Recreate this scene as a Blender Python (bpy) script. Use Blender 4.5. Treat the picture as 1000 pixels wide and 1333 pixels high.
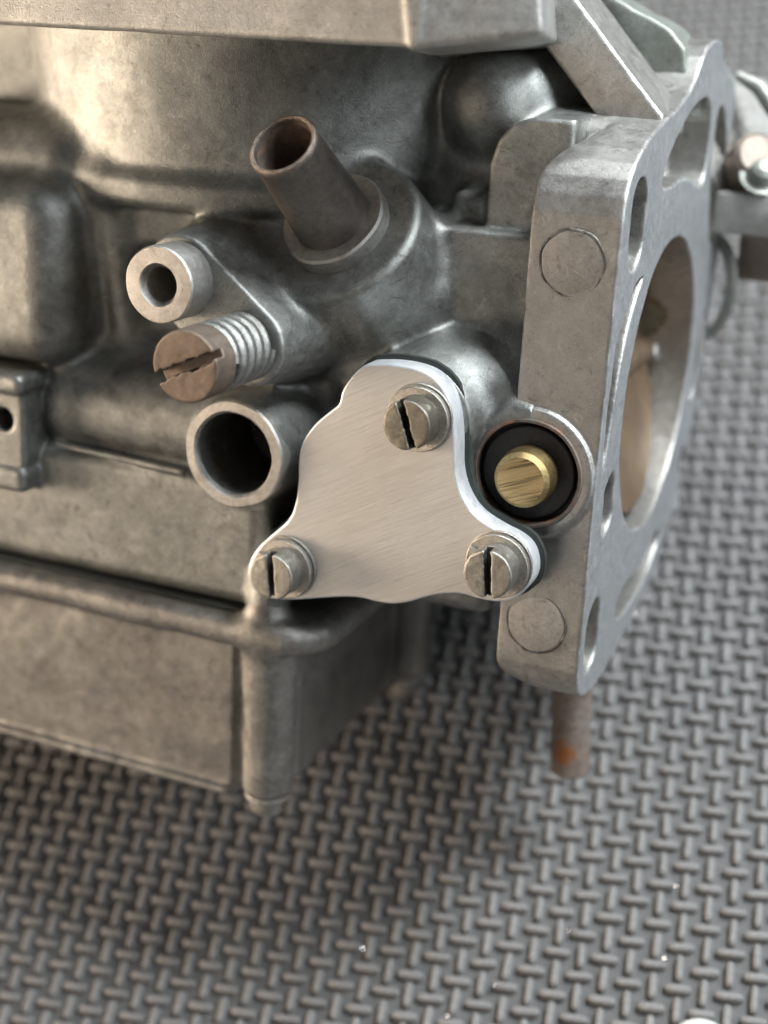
import bpy, bmesh, math, random
import numpy as np
from mathutils import Matrix, Vector
random.seed(7); rng = np.random.default_rng(7)
for o in list(bpy.data.objects): bpy.data.objects.remove(o)
scene = bpy.context.scene
# ------------------------------------------------------------------ camera
# everything is in centimetres. The carburettor has its own frame (x right along the throttle
# bore, y away from the pump cover, z up the float bowl); it lies tilted back on the mat (z=0).
F = 1850.0; CX, CY = 500.0, 666.5
Rm = np.array([[.9165, .397, .048], [.1698, -.2772, -.9456], [-.363, .875, -.322]])
U_, _, V_ = np.linalg.svd(Rm); Rm = U_ @ V_
O = np.array([0, -16.5 / F, 1.0]) * 24.6
TILT = math.radians(-39.5); HGT = 9.62
CARB = Matrix.Translation((0, 0, HGT)) @ Matrix.Rotation(TILT, 4, 'X')
def P(px, py, **k):
    """point of the carburettor seen at (px,py) on the plane x=, y= or z= of its own frame"""
    d = np.array([(px - CX) / F, (py - CY) / F, 1.]); dl = Rm.T @ d; ol = -Rm.T @ O
    ax, v = list(k.items())[0]; i = 'xyz'.index(ax)
    return ol + dl * ((v - ol[i]) / dl[i])
campos = -Rm.T @ O
cm = Matrix(((Rm[0, 0], -Rm[1, 0], -Rm[2, 0], campos[0]), (Rm[0, 1], -Rm[1, 1], -Rm[2, 1], campos[1]),
             (Rm[0, 2], -Rm[1, 2], -Rm[2, 2], campos[2]), (0, 0, 0, 1)))
cd = bpy.data.cameras.new('camera'); cam = bpy.data.objects.new('camera', cd)
scene.collection.objects.link(cam); cam.matrix_world = CARB @ cm
cd.sensor_fit = 'HORIZONTAL'; cd.sensor_width = 36; cd.lens = 36 * F / 1000
cd.clip_start = 1; cd.clip_end = 2000
cd.dof.use_dof = True; cd.dof.focus_distance = 23.9; cd.dof.aperture_fstop = cd.lens / 1000 / 0.56
scene.camera = cam
scene.view_settings.view_transform = 'Standard'; scene.view_settings.look = 'None'
scene.view_settings.exposure = 0.0; scene.view_settings.gamma = 1
# ------------------------------------------------------------------ room light
w = bpy.data.worlds.new('World'); scene.world = w; w.use_nodes = True
nt = w.node_tree; bg = nt.nodes['Background']
tc = nt.nodes.new('ShaderNodeTexCoord'); sx = nt.nodes.new('ShaderNodeSeparateXYZ')
rp = nt.nodes.new('ShaderNodeValToRGB'); mr = nt.nodes.new('ShaderNodeMapRange')
nt.links.new(tc.outputs['Generated'], sx.inputs[0]); nt.links.new(sx.outputs['Z'], mr.inputs['Value'])
mr.inputs['From Min'].default_value = -1
nt.links.new(mr.outputs[0], rp.inputs[0]); nt.links.new(rp.outputs[0], bg.inputs[0])
rp.color_ramp.elements[0].color = (.015, .014, .013, 1); rp.color_ramp.elements[0].position = .45
rp.color_ramp.elements[1].color = (.085, .09, .095, 1); rp.color_ramp.elements[1].position = .85
bg.inputs[1].default_value = 1.0
def area(name, loc, target, sx_, sy_, power, col):
    l = bpy.data.lights.new(name, 'AREA'); l.shape = 'RECTANGLE'; l.size = sx_; l.size_y = sy_
    l.energy = power; l.color = col
    o = bpy.data.objects.new(name, l); scene.collection.objects.link(o)
    o.location = loc
    o.rotation_euler = (Vector(target) - Vector(loc)).to_track_quat('-Z', 'Y').to_euler()
    return o
area('cool_side_fill', (62, 8, 40), (3, 2, 5), 22, 22, 22000, (.90, .96, 1.0))  # added fill, gives the knob its highlights; stands for no known lamp
area('cool_ceiling_light', (36, 40, 62), (2, 2, 4), 24, 24, 108000, (.92, .97, 1.0))
area('warm_lamp', (-78, -20, 21), (-4, -3, 1), 36, 24, 76000, (1.0, .79, .60))
area('warm_wall_glow', (-34, -74, 48), (0, 0, 6), 60, 40, 14500, (1.0, .82, .65))
area('cool_strip_light', (-14, 62, 74), (0, 0, 6), 50, 8, 17000, (.88, .95, 1.0))
# ------------------------------------------------------------------ material helpers
def new_mat(name):
    m = bpy.data.materials.new(name); m.use_nodes = True
    n = m.node_tree; b = n.nodes['Principled BSDF']
    return m, n, b
def N(n, typ, **k):
    x = n.nodes.new(typ)
    for a, v in k.items(): setattr(x, a, v)
    return x
def noise(n, vec, scale, detail=4, rough=.6, dist=0):
    t = N(n, 'ShaderNodeTexNoise'); t.inputs['Scale'].default_value = scale
    t.inputs['Detail'].default_value = detail; t.inputs['Roughness'].default_value = rough
    t.inputs['Distortion'].default_value = dist
    n.links.new(vec, t.inputs['Vector']); return t
def ramp(n, fac, stops):
    r = N(n, 'ShaderNodeValToRGB'); e = r.color_ramp.elements
    while len(e) < len(stops): e.new(.5)
    for q, (p, c) in zip(e, stops): q.position = p; q.color = (*c, 1) if len(c) == 3 else c
    n.links.new(fac, r.inputs[0]); return r
def mixc(n, fac, a, b, typ='MIX'):
    m = N(n, 'ShaderNodeMix'); m.data_type = 'RGBA'; m.blend_type = typ
    for i, v in ((0, fac), (6, a), (7, b)):
        if hasattr(v, 'type') and hasattr(v, 'links'): n.links.new(v, m.inputs[i])
        elif i == 0: m.inputs[0].default_value = v
        else: m.inputs[i].default_value = (*v, 1)
    return m.outputs[2]
def g(v): return (v, v, v)
def cast(name, lo, hi, stain, rough=(.38, .62), metal=.85, stain_amt=.45, edge=.35, edgecol=(.62, .61, .58), bump=.35, sc=1.0, pits=True, scratch=0.):
    """aged cast metal: mottled oxide, brown stain, fine grain and pits, worn bright edges"""
    m, n, b = new_mat(name); co = N(n, 'ShaderNodeTexCoord').outputs['Object']
    n1 = noise(n, co, .9 * sc, 6, .65, .4); n2 = noise(n, co, 5.5 * sc, 6, .7); n3 = noise(n, co, 38 * sc, 3, .6)
    base = ramp(n, n1.outputs[0], [(.32, lo), (.68, hi)]).outputs[0]
    f2 = ramp(n, n2.outputs[0], [(.33, g(.80)), (.7, g(1.10))]).outputs[0]
    base = mixc(n, 1.0, base, f2, 'MULTIPLY')
    base = mixc(n, 1.0, base, ramp(n, n3.outputs[0], [(.3, g(.86)), (.7, g(1.10))]).outputs[0], 'MULTIPLY')
    n4 = noise(n, co, 1.7 * sc, 7, .75, .8)
    st = ramp(n, n4.outputs[0], [(.5, g(0)), (.68, g(stain_amt))]).outputs[0]
    base = mixc(n, st, base, stain)
    n5 = noise(n, co, 14 * sc, 4, .8)
    sp = ramp(n, n5.outputs[0], [(.60, g(0)), (.72, g(.55))]).outputs[0]
    base = mixc(n, sp, base, tuple(c * .35 for c in stain))
    n6 = noise(n, co, 3.1 * sc, 9, .82, 1.2)
    base = mixc(n, ramp(n, n6.outputs[0], [(.56, g(0)), (.64, g(.55))]).outputs[0], base, tuple(c * .5 for c in stain))
    base = mixc(n, ramp(n, n6.outputs[0], [(.36, g(.45)), (.42, g(0))]).outputs[0], base, tuple(min(1, c * 1.35) for c in hi))
    ge = N(n, 'ShaderNodeNewGeometry')
    ed = ramp(n, ge.outputs['Pointiness'], [(.515, g(0)), (.60, g(1))]).outputs[0]
    ed2 = N(n, 'ShaderNodeMath', operation='MULTIPLY'); n.links.new(ed, ed2.inputs[0]); ed2.inputs[1].default_value = edge
    ed3 = N(n, 'ShaderNodeMath', operation='MULTIPLY'); n.links.new(ed2.outputs[0], ed3.inputs[0])
    n.links.new(ramp(n, n2.outputs[0], [(.3, g(.3)), (.6, g(1))]).outputs[0], ed3.inputs[1])
    base = mixc(n, ed3.outputs[0], base, edgecol)
    n7 = noise(n, co, 21 * sc, 3, .7)
    base = mixc(n, ramp(n, n7.outputs[0], [(.70, g(0)), (.74, g(.6))]).outputs[0], base, (.70, .68, .64))
    if scratch:
        for an, sc_ in ((.5, (1.1, .5, .018)), (-.9, (.9, .5, .014)), (1.3, (.7, .5, .02))):
            mp = N(n, 'ShaderNodeMapping'); mp.vector_type = 'TEXTURE'; mp.inputs['Rotation'].default_value = (0, an, 0); mp.inputs['Scale'].default_value = sc_
            n.links.new(co, mp.inputs[0]); sn = noise(n, mp.outputs[0], 1.3, 2, .5)
            base = mixc(n, ramp(n, sn.outputs[0], [(.70, g(0)), (.74, g(scratch))]).outputs[0], base, (.62, .61, .58))
    n.links.new(base, b.inputs['Base Color'])
    b.inputs['Metallic'].default_value = metal
    r = ramp(n, n2.outputs[0], [(.25, g(rough[0])), (.75, g(rough[1]))]).outputs[0]
    n.links.new(r, b.inputs['Roughness'])
    bm_ = N(n, 'ShaderNodeBump'); bm_.inputs['Strength'].default_value = bump; bm_.inputs['Distance'].default_value = .03
    ad = N(n, 'ShaderNodeMath', operation='ADD'); n.links.new(n3.outputs[0], ad.inputs[0]); n.links.new(n2.outputs[0], ad.inputs[1])
    if pits:
        vo = N(n, 'ShaderNodeTexVoronoi'); vo.inputs['Scale'].default_value = 5 * sc; n.links.new(co, vo.inputs['Vector'])
        pr = mixc(n, ramp(n, n1.outputs[0], [(.5, g(0)), (.56, g(1))]).outputs[0], (1.2, 1.2, 1.2), ramp(n, vo.outputs['Distance'], [(.03, g(0)), (.10, g(1.2))]).outputs[0])
        a2 = N(n, 'ShaderNodeMath', operation='ADD'); n.links.new(ad.outputs[0], a2.inputs[0]); n.links.new(pr, a2.inputs[1]); ad = a2
    n.links.new(ad.outputs[0], bm_.inputs['Height']); n.links.new(bm_.outputs[0], b.inputs['Normal'])
    return m
def plain(name, col, rough, metal=0., bump=0., sc=12., var=.25, spec=.5):
    m, n, b = new_mat(name); co = N(n, 'ShaderNodeTexCoord').outputs['Object']
    n2 = noise(n, co, sc, 6, .7)
    f = ramp(n, n2.outputs[0], [(.3, g(1 - var)), (.7, g(1 + var))]).outputs[0]
    n.links.new(mixc(n, 1.0, col, f, 'MULTIPLY'), b.inputs['Base Color'])
    b.inputs['Metallic'].default_value = metal; b.inputs['Specular IOR Level'].default_value = spec
    n.links.new(ramp(n, n2.outputs[0], [(.3, g(max(.05, rough - .1))), (.7, g(min(1, rough + .1)))]).outputs[0], b.inputs['Roughness'])
    if bump:
        bb = N(n, 'ShaderNodeBump'); bb.inputs['Strength'].default_value = bump; bb.inputs['Distance'].default_value = .03
        n.links.new(noise(n, co, sc * 4, 5, .7).outputs[0], bb.inputs['Height']); n.links.new(bb.outputs[0], b.inputs['Normal'])
    return m
M_body = cast('cast_zinc_body', (.235, .248, .24), (.41, .42, .40), (.13, .122, .105), rough=(.40, .58), metal=.88, stain_amt=.5, bump=.34, edge=.55, scratch=.4)
M_bowl = cast('cast_zinc_bowl', (.28, .272, .255), (.41, .40, .375), (.15, .135, .115), rough=(.42, .58), metal=.88, bump=.28, scratch=.35)
M_lid = cast('cast_zinc_lid', (.45, .45, .43), (.56, .56, .54), (.30, .28, .24), rough=(.40, .6), metal=.75, stain_amt=.25)
M_flange = cast('cast_zinc_flange', (.38, .372, .35), (.50, .49, .465), (.25, .23, .195), rough=(.38, .55), metal=.82, stain_amt=.3, scratch=.6, edge=.6, bump=.25)
M_seam = cast('seam_of_plug', (.06, .055, .05), (.16, .15, .13), (.50, .49, .46), rough=(.4, .6), metal=.7, stain_amt=1., sc=1.2, edge=0)
M_face = cast('machined_face', (.52, .54, .56), (.60, .62, .64), (.36, .36, .35), rough=(.42, .55), metal=.8, stain_amt=.3, bump=.10, pits=False, edge=.8, edgecol=(.85, .86, .87), scratch=.4)
M_rim = cast('worn_boss_rim', (.38, .37, .35), (.56, .55, .52), (.26, .2, .14), rough=(.35, .55), stain_amt=.4, sc=2)
M_steel = cast('zinc_plated_screw', (.36, .35, .31), (.52, .50, .46), (.25, .21, .14), rough=(.28, .5), metal=.95, stain_amt=.5, sc=3, edge=.6, edgecol=(.8, .79, .76))
M_washer = cast('washer_steel', (.24, .225, .185), (.44, .42, .37), (.16, .12, .07), rough=(.3, .5), metal=.95, stain_amt=.6, sc=4, edge=.6, edgecol=(.8, .78, .74))
M_spring = cast('zinc_spring', (.26, .27, .26), (.46, .47, .45), (.14, .12, .08), rough=(.32, .5), metal=.9, stain_amt=.7, sc=3, edge=.2)
M_brown = cast('bronzed_screw_head', (.18, .142, .112), (.26, .208, .168), (.12, .085, .065), rough=(.42, .6), metal=.7, stain_amt=.4, sc=3, edge=.45, edgecol=(.52, .42, .32))
M_tube = cast('dark_tube_steel', (.15, .135, .12), (.26, .23, .205), (.12, .08, .055), rough=(.34, .52), metal=.85, stain_amt=.4, sc=2, edge=.8, edgecol=(.48, .38, .31))
M_rust = cast('rusty_rod', (.07, .05, .035), (.13, .09, .065), (.32, .10, .02), rough=(.6, .8), metal=.3, stain_amt=.9, sc=1.2)
M_inner = cast('grimy_bore', (.10, .095, .085), (.20, .19, .17), (.05, .04, .03), rough=(.35, .55), metal=.8, stain_amt=.7, sc=2, edge=0)
M_green = cast('olive_oxide_metal', (.26, .28, .25), (.38, .40, .36), (.2, .2, .15), rough=(.4, .6), metal=.6, stain_amt=.3)
M_bore = cast('stained_bore', (.17, .155, .105), (.30, .285, .215), (.22, .11, .03), rough=(.5, .7), metal=.4, stain_amt=.95, edge=0, sc=1.3)
M_disc = cast('brass_throttle', (.22, .12, .05), (.36, .22, .10), (.12, .08, .07), rough=(.35, .55), metal=.8, stain_amt=.6, edge=.2, sc=1.5)
M_black = plain('black_rubber', (.018, .018, .019), .42, 0, .5, 14, .7)
M_gasket = plain('dark_gasket', (.025, .032, .027), .75, 0, .6, 22, .5)
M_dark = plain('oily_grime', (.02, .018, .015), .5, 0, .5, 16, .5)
def brushed(name, col, rough, ang, metal=1., strength=.3, k1=.05, con=.90):
    m, n, b = new_mat(name); tcn = N(n, 'ShaderNodeTexCoord')
    mp = N(n, 'ShaderNodeMapping'); mp.vector_type = 'TEXTURE'
    mp.inputs['Rotation'].default_value = (0, ang, 0)
    mp.inputs['Scale'].default_value = (.6, .012, .012)
    n.links.new(tcn.outputs['Object'], mp.inputs[0])
    st = noise(n, mp.outputs[0], 1.0, 5, .75)
    mp2 = N(n, 'ShaderNodeMapping'); mp2.vector_type = 'TEXTURE'
    mp2.inputs['Rotation'].default_value = (0, ang, 0); mp2.inputs['Scale'].default_value = (1.6, k1, k1)
    n.links.new(tcn.outputs['Object'], mp2.inputs[0])
    s2 = noise(n, mp2.outputs[0], 1.0, 3, .7)
    big = noise(n, tcn.outputs['Object'], .9, 5, .6)
    f = ramp(n, st.outputs[0], [(.3, g(.84)), (.7, g(1.10))]).outputs[0]
    c = mixc(n, 1., col, f, 'MULTIPLY')
    c = mixc(n, 1., c, ramp(n, s2.outputs[0], [(.36, g(con)), (.52, g(1))]).outputs[0], 'MULTIPLY')
    c = mixc(n, 1., c, ramp(n, big.outputs[0], [(.3, g(.95)), (.7, g(1.03))]).outputs[0], 'MULTIPLY')
    n.links.new(c, b.inputs['Base Color']); b.inputs['Metallic'].default_value = metal
    n.links.new(ramp(n, st.outputs[0], [(.3, g(rough - .03)), (.7, g(rough + .04))]).outputs[0], b.inputs['Roughness'])
    bb = N(n, 'ShaderNodeBump'); bb.inputs['Strength'].default_value = strength; bb.inputs['Distance'].default_value = .01
    ad = N(n, 'ShaderNodeMath', operation='ADD'); n.links.new(st.outputs[0], ad.inputs[0]); n.links.new(s2.outputs[0], ad.inputs[1])
    n.links.new(ad.outputs[0], bb.inputs['Height']); n.links.new(bb.outputs[0], b.inputs['Normal'])
    return m
M_plate = brushed('brushed_aluminium', (.70, .69, .665), .50, math.radians(-29), metal=.7, strength=.35)
M_edge = plain('milled_aluminium_edge', (.82, .84, .87), .48, .7, .1, 8, .06)
M_brass = brushed('filed_brass', (.46, .34, .17), .38, math.radians(-22), strength=1.0, k1=.05, con=.25)
M_brass_side = cast('tarnished_brass', (.26, .19, .09), (.42, .31, .14), (.12, .09, .05), rough=(.3, .5), metal=.9, stain_amt=.5, sc=3, edge=.7, edgecol=(.75, .58, .28), pits=False)
# ------------------------------------------------------------------ signed-distance modelling
def lin(a, b, st): return np.arange(a, b + st, st, dtype=np.float32)
class Field:
    def __init__(s, lo, hi, step):
        s.lo = np.array(lo, float); s.st = step
        s.ax = [lin(lo[i], hi[i], step) for i in range(3)]
        s.f = np.full([len(a) for a in s.ax], 9., np.float32)
    def block(s, lo, hi):
        sl = []
        for i in range(3):
            a = s.ax[i]; i0 = max(0, int((lo[i] - a[0]) / s.st)); i1 = min(len(a), int((hi[i] - a[0]) / s.st) + 2)
            if i1 <= i0: return None, None
            sl.append(slice(i0, i1))
        X = s.ax[0][sl[0]][:, None, None]; Y = s.ax[1][sl[1]][None, :, None]; Z = s.ax[2][sl[2]][None, None, :]
        return tuple(sl), (X, Y, Z)
    def put(s, fn, lo, hi, k=.15, op='u', m=.45):
        sl, c = s.block([v - m for v in lo], [v + m for v in hi])
        if sl is None: return
        d = fn(*c).astype(np.float32); a = s.f[sl]
        if op == 'u':
            if k > 0:
                h = np.maximum(k - np.abs(a - d), 0) / k; s.f[sl] = np.minimum(a, d) - h * h * k * .25
            else: s.f[sl] = np.minimum(a, d)
        else:
            d = -d
            if k > 0:
                h = np.maximum(k - np.abs(a - d), 0) / k; s.f[sl] = np.maximum(a, d) + h * h * k * .25
            else: s.f[sl] = np.maximum(a, d)
    def box(s, c, h, r=.1, rot=None, k=.15, op='u'):
        c = np.array(c, float); h = np.array(h, float)
        Mx = np.eye(3) if rot is None else np.array(rot, float)      # rows = box axes
        ext = np.abs(Mx.T) @ h
        def fn(X, Y, Z):
            x, y, z = X - c[0], Y - c[1], Z - c[2]
            q = []
            for i in range(3): q.append(np.abs(Mx[i, 0] * x + Mx[i, 1] * y + Mx[i, 2] * z) - (h[i] - r))
            return np.sqrt(np.maximum(q[0], 0) ** 2 + np.maximum(q[1], 0) ** 2 + np.maximum(q[2], 0) ** 2) + np.minimum(np.maximum(q[0], np.maximum(q[1], q[2])), 0) - r
        s.put(fn, c - ext, c + ext, k, op)
    def cone(s, a, b, ra, rb, e=.06, k=.15, op='u'):
        """flat-ended round bar from a to b whose radius runs from ra to rb; e rounds its rims"""
        a = np.array(a, float); b = np.array(b, float); L = np.linalg.norm(b - a); d = (b - a) / L; R = max(ra, rb)
        co = L / math.hypot(L, ra - rb)
        def fn(X, Y, Z):
            x, y, z = X - a[0], Y - a[1], Z - a[2]
            t = x * d[0] + y * d[1] + z * d[2]
            rr = np.sqrt(np.maximum((x * x + y * y + z * z) - t * t, 0))
            q1 = (rr - (ra + (rb - ra) * np.clip(t / L, 0, 1))) * co + e; q2 = np.abs(t - L / 2) - L / 2 + e
            return np.sqrt(np.maximum(q1, 0) ** 2 + np.maximum(q2, 0) ** 2) + np.minimum(np.maximum(q1, q2), 0) - e
        lo = np.minimum(a, b) - R; hi = np.maximum(a, b) + R
        s.put(fn, lo, hi, k, op)
    def caps(s, a, b, ra, rb, k=.15, op='u'):
        a = np.array(a, float); b = np.array(b, float); L = np.linalg.norm(b - a); d = (b - a) / max(L, 1e-6); R = max(ra, rb)
        def fn(X, Y, Z):
            x, y, z = X - a[0], Y - a[1], Z - a[2]
            t = np.clip(x * d[0] + y * d[1] + z * d[2], 0, L)
            return np.sqrt((x - t * d[0]) ** 2 + (y - t * d[1]) ** 2 + (z - t * d[2]) ** 2) - (ra + (rb - ra) * t / max(L, 1e-6))
        s.put(fn, np.minimum(a, b) - R, np.maximum(a, b) + R, k, op)
    def poly(s, pts, axis, t0, t1, e=.06, r=0, k=.1, op='u', draft=0.):
        """outline (list of 2-D points) pushed along an axis from t0 to t1; r grows it, e rounds its rims"""
        pts = np.array(pts, float); o = [i for i in range(3) if i != axis]
        lo2 = pts.min(0) - r; hi2 = pts.max(0) + r; lo = np.zeros(3); hi = np.zeros(3)
        lo[o] = lo2; hi[o] = hi2; lo[axis] = t0; hi[axis] = t1
        def fn(X, Y, Z):
            c = (X, Y, Z); A, B, T = c[o[0]], c[o[1]], c[axis]
            d2 = poly2(pts, A, B) - r
            if draft: d2 = d2 + draft * (T - t0)
            q1 = d2 + e; q2 = np.abs(T - (t0 + t1) / 2) - (t1 - t0) / 2 + e
            return np.sqrt(np.maximum(q1, 0) ** 2 + np.maximum(q2, 0) ** 2) + np.minimum(np.maximum(q1, q2), 0) - e
        s.put(fn, lo, hi, k, op)
    def rough(s, amp, cell, seed=1):
        r = np.random.default_rng(seed)
        s.f += amp * vnoise(s.ax, cell, r)
    def mesh(s, name):
        return surface_nets(s.f, s.lo, s.st, name)
def poly2(pts, A, B):
    best = None; sgn = None
    n = len(pts)
    for i in range(n):
        p, q = pts[i], pts[(i + 1) % n]; ex, ey = q - p
        wx, wy = A - p[0], B - p[1]
        t = np.clip((wx * ex + wy * ey) / (ex * ex + ey * ey + 1e-9), 0, 1)
        dd = (wx - ex * t) ** 2 + (wy - ey * t) ** 2
        best = dd if best is None else np.minimum(best, dd)
        c1 = (B >= p[1]) != (B >= q[1])
        if abs(ey) > 1e-9:
            c = c1 & (A < (q[0] - p[0]) * (B - p[1]) / (q[1] - p[1]) + p[0])
            sgn = c if sgn is None else sgn ^ c
    return np.sqrt(best) * np.where(sgn, -1., 1.)
def vnoise(ax, cell, r):
    """smooth value noise on the grid"""
    lo = [a[0] for a in ax]; dims = [int((a[-1] - a[0]) / cell) + 3 for a in ax]
    v = r.uniform(-1, 1, dims).astype(np.float32)
    for i in range(3):
        t = (ax[i] - lo[i]) / cell; i0 = np.floor(t).astype(int); f = t - i0; f = f * f * (3 - 2 * f)
        sh = [1, 1, 1]; sh[i] = len(f); f = f.reshape(sh).astype(np.float32)
        v = np.take(v, i0, axis=i) * (1 - f) + np.take(v, i0 + 1, axis=i) * f
    return v
def surface_nets(f, lo, st, name):
    f = f.copy(); 
    for i in range(3):
        s0 = [slice(None)] * 3; s0[i] = 0; f[tuple(s0)] = 1; s0[i] = -1; f[tuple(s0)] = 1
    ins = f < 0; nx, ny, nz = f.shape
    cs = np.zeros((nx - 1, ny - 1, nz - 1), np.int8)
    for a in (0, 1):
        for b in (0, 1):
            for c in (0, 1): cs += ins[a:nx - 1 + a, b:ny - 1 + b, c:nz - 1 + c]
    act = (cs > 0) & (cs < 8); idx = np.argwhere(act); ids = np.full(act.shape, -1, np.int32); ids[act] = np.arange(len(idx))
    i, j, k = idx.T; acc = np.zeros((len(idx), 3)); cnt = np.zeros(len(idx))
    cr = [(a, b, c) for a in (0, 1) for b in (0, 1) for c in (0, 1)]
    for p in cr:
        for ax in range(3):
            if p[ax]: continue
            q = list(p); q[ax] = 1
            v0 = f[i + p[0], j + p[1], k + p[2]]; v1 = f[i + q[0], j + q[1], k + q[2]]
            mk = (v0 < 0) != (v1 < 0); t = np.where(mk, v0 / np.where(mk, v0 - v1, 1), 0)
            pos = np.tile(np.array(p, float), (len(idx), 1)); pos[:, ax] = t
            acc += pos * mk[:, None]; cnt += mk
    gp = idx + acc / cnt[:, None]
    def samp(gp):
        g0 = np.clip(np.floor(gp).astype(int), 0, np.array(f.shape) - 2); fr = gp - g0; r = 0
        for p in cr:
            wt = np.prod([fr[:, a] if p[a] else 1 - fr[:, a] for a in range(3)], axis=0)
            r = r + wt * f[g0[:, 0] + p[0], g0[:, 1] + p[1], g0[:, 2] + p[2]]
        return r
    for _ in range(2):                                   # pull the vertices onto the surface
        v = samp(gp); h = .5; gr = np.stack([samp(gp + h * e) - samp(gp - h * e) for e in np.eye(3)], 1) / (2 * h)
        g2 = (gr ** 2).sum(1); stp = (v / np.maximum(g2, 1e-12))[:, None] * gr
        ln = np.linalg.norm(stp, axis=1, keepdims=True); stp *= np.minimum(1, .4 / np.maximum(ln, 1e-9)); gp = gp - stp
    quads = []
    for ax in range(3):
        a0 = [slice(1, -1)] * 3; a0[ax] = slice(0, -1); a1 = list(a0); a1[ax] = slice(1, None)
        A = ins[tuple(a0)]; B = ins[tuple(a1)]
        e = np.argwhere(A != B); 
        if not len(e): continue
        off = np.array([1, 1, 1]); off[ax] = 0; e = e + off
        u, v = [(1, 2), (2, 0), (0, 1)][ax]; du = np.zeros(3, int); du[u] = 1; dv = np.zeros(3, int); dv[v] = 1
        def gid(x): return ids[x[:, 0], x[:, 1], x[:, 2]]
        q = np.stack([gid(e - du - dv), gid(e - dv), gid(e), gid(e - du)], 1)
        fl = ins[e[:, 0], e[:, 1], e[:, 2]]; q[~fl] = q[~fl][:, ::-1]
        quads.append(q)
    q = np.concatenate(quads); V = gp * st + lo
    me = bpy.data.meshes.new(name)
    me.vertices.add(len(V)); me.vertices.foreach_set('co', V.astype(np.float32).ravel())
    me.loops.add(len(q) * 4); me.loops.foreach_set('vertex_index', q.astype(np.int32).ravel())
    me.polygons.add(len(q)); me.polygons.foreach_set('loop_start', np.arange(len(q), dtype=np.int32) * 4)
    me.polygons.foreach_set('loop_total', np.full(len(q), 4, np.int32))
    me.polygons.foreach_set('use_smooth', np.ones(len(q), bool))
    me.update(calc_edges=True); return me
# ------------------------------------------------------------------ objects
def link(name, me, mat, parent=None, loc=None):
    me.name = name; o = bpy.data.objects.new(name, me); scene.collection.objects.link(o)
    if mat is not None and not me.materials: me.materials.append(mat)
    if parent is not None: o.parent = parent
    if loc is not None: o.location = loc
    return o
def empty(name, label, cat, group=None):
    o = bpy.data.objects.new(name, None); scene.collection.objects.link(o)
    o['label'] = label; o['category'] = cat; o.empty_display_size = .5
    if group: o['group'] = group
    return o
def frame(d):
    """matrix whose z axis is d"""
    d = Vector(d).normalized(); return d.to_track_quat('Z', 'Y').to_matrix().to_4x4()
def lathe(prof, seg=64, a=(0, 0, 0), d=(0, -1, 0), closed=False, wob=0., sharp=24):
    """profile (radius, height) turned about the axis that starts at a and runs along d"""
    bm = bmesh.new(); Mx = Matrix.Translation(a) @ frame(d); rings = []
    for r, h in prof:
        if r < 1e-6: rings.append([bm.verts.new(Mx @ Vector((0, 0, h)))]); continue
        rings.append([bm.verts.new(Mx @ Vector((r * (1 + wob * math.sin(3 * t) * .5 + wob * math.sin(7 * t + 1)) * math.cos(t), r * (1 + wob * math.sin(3 * t) * .5 + wob * math.sin(7 * t + 1)) * math.sin(t), h)))
                      for t in [2 * math.pi * i / seg for i in range(seg)]])
    pr = list(zip(rings, rings[1:])) + ([(rings[-1], rings[0])] if closed else [])
    for A, B in pr:
        for i in range(seg):
            j = (i + 1) % seg
            if len(A) == 1 and len(B) == 1: continue
            if len(A) == 1: bm.faces.new((A[0], B[i], B[j]))
            elif len(B) == 1: bm.faces.new((A[i], B[0], A[j]))
            else: bm.faces.new((A[i], B[i], B[j], A[j]))
    return finish(bm, sharp)
def finish(bm, sharp=35, normals=True, flat_caps=True):
    if normals: bmesh.ops.recalc_face_normals(bm, faces=bm.faces)
    me = bpy.data.meshes.new('m')
    for f in bm.faces: f.smooth = not (flat_caps and len(f.verts) > 8)
    for e in bm.edges:
        if len(e.link_faces) == 2 and e.calc_face_angle(0) > math.radians(sharp): e.smooth = False
    bm.to_mesh(me); bm.free(); return me
def tube_mesh(pts, r, seg=10, caps_=True):
    bm = bmesh.new(); rings = []
    for i, p in enumerate(pts):
        p = Vector(p); t = (Vector(pts[min(i + 1, len(pts) - 1)]) - Vector(pts[max(i - 1, 0)])).normalized()
        u = t.orthogonal().normalized() if i == 0 else (u - t * u.dot(t)).normalized()
        v = t.cross(u); rr = r[i] if hasattr(r, '__len__') else r
        rings.append([bm.verts.new(p + u * math.cos(a) * rr + v * math.sin(a) * rr) for a in [2 * math.pi * k / seg for k in range(seg)]])
    for A, B in zip(rings, rings[1:]):
        for i in range(seg): bm.faces.new((A[i], A[(i + 1) % seg], B[(i + 1) % seg], B[i]))
    if caps_: bm.faces.new(rings[0]); bm.faces.new(rings[-1])
    return finish(bm)
def box_mesh(c, h, bev=.03, rot=None, seg=2):
    bm = bmesh.new(); bmesh.ops.create_cube(bm, size=2)
    for v in bm.verts: v.co = Vector((v.co.x * h[0], v.co.y * h[1], v.co.z * h[2]))
    if bev: bmesh.ops.bevel(bm, geom=list(bm.edges), offset=bev, segments=seg, affect='EDGES', profile=.5)
    Mx = Matrix.Translation(c)
    if rot is not None: Mx = Mx @ Matrix(np.array(rot).T.tolist()).to_4x4()
    bm.transform(Mx); return finish(bm)
carb = empty('carburetor', 'aged grey cast metal carburetor with a bright machined cover plate, tilted back on the mat', 'carburetor')
carb.matrix_world = CARB
T = np.array([-.12, -.745, .655]); T /= np.linalg.norm(T)           # way the hose tube points
TUBE0 = np.array([-1.61, 1.0, 4.51])
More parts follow.
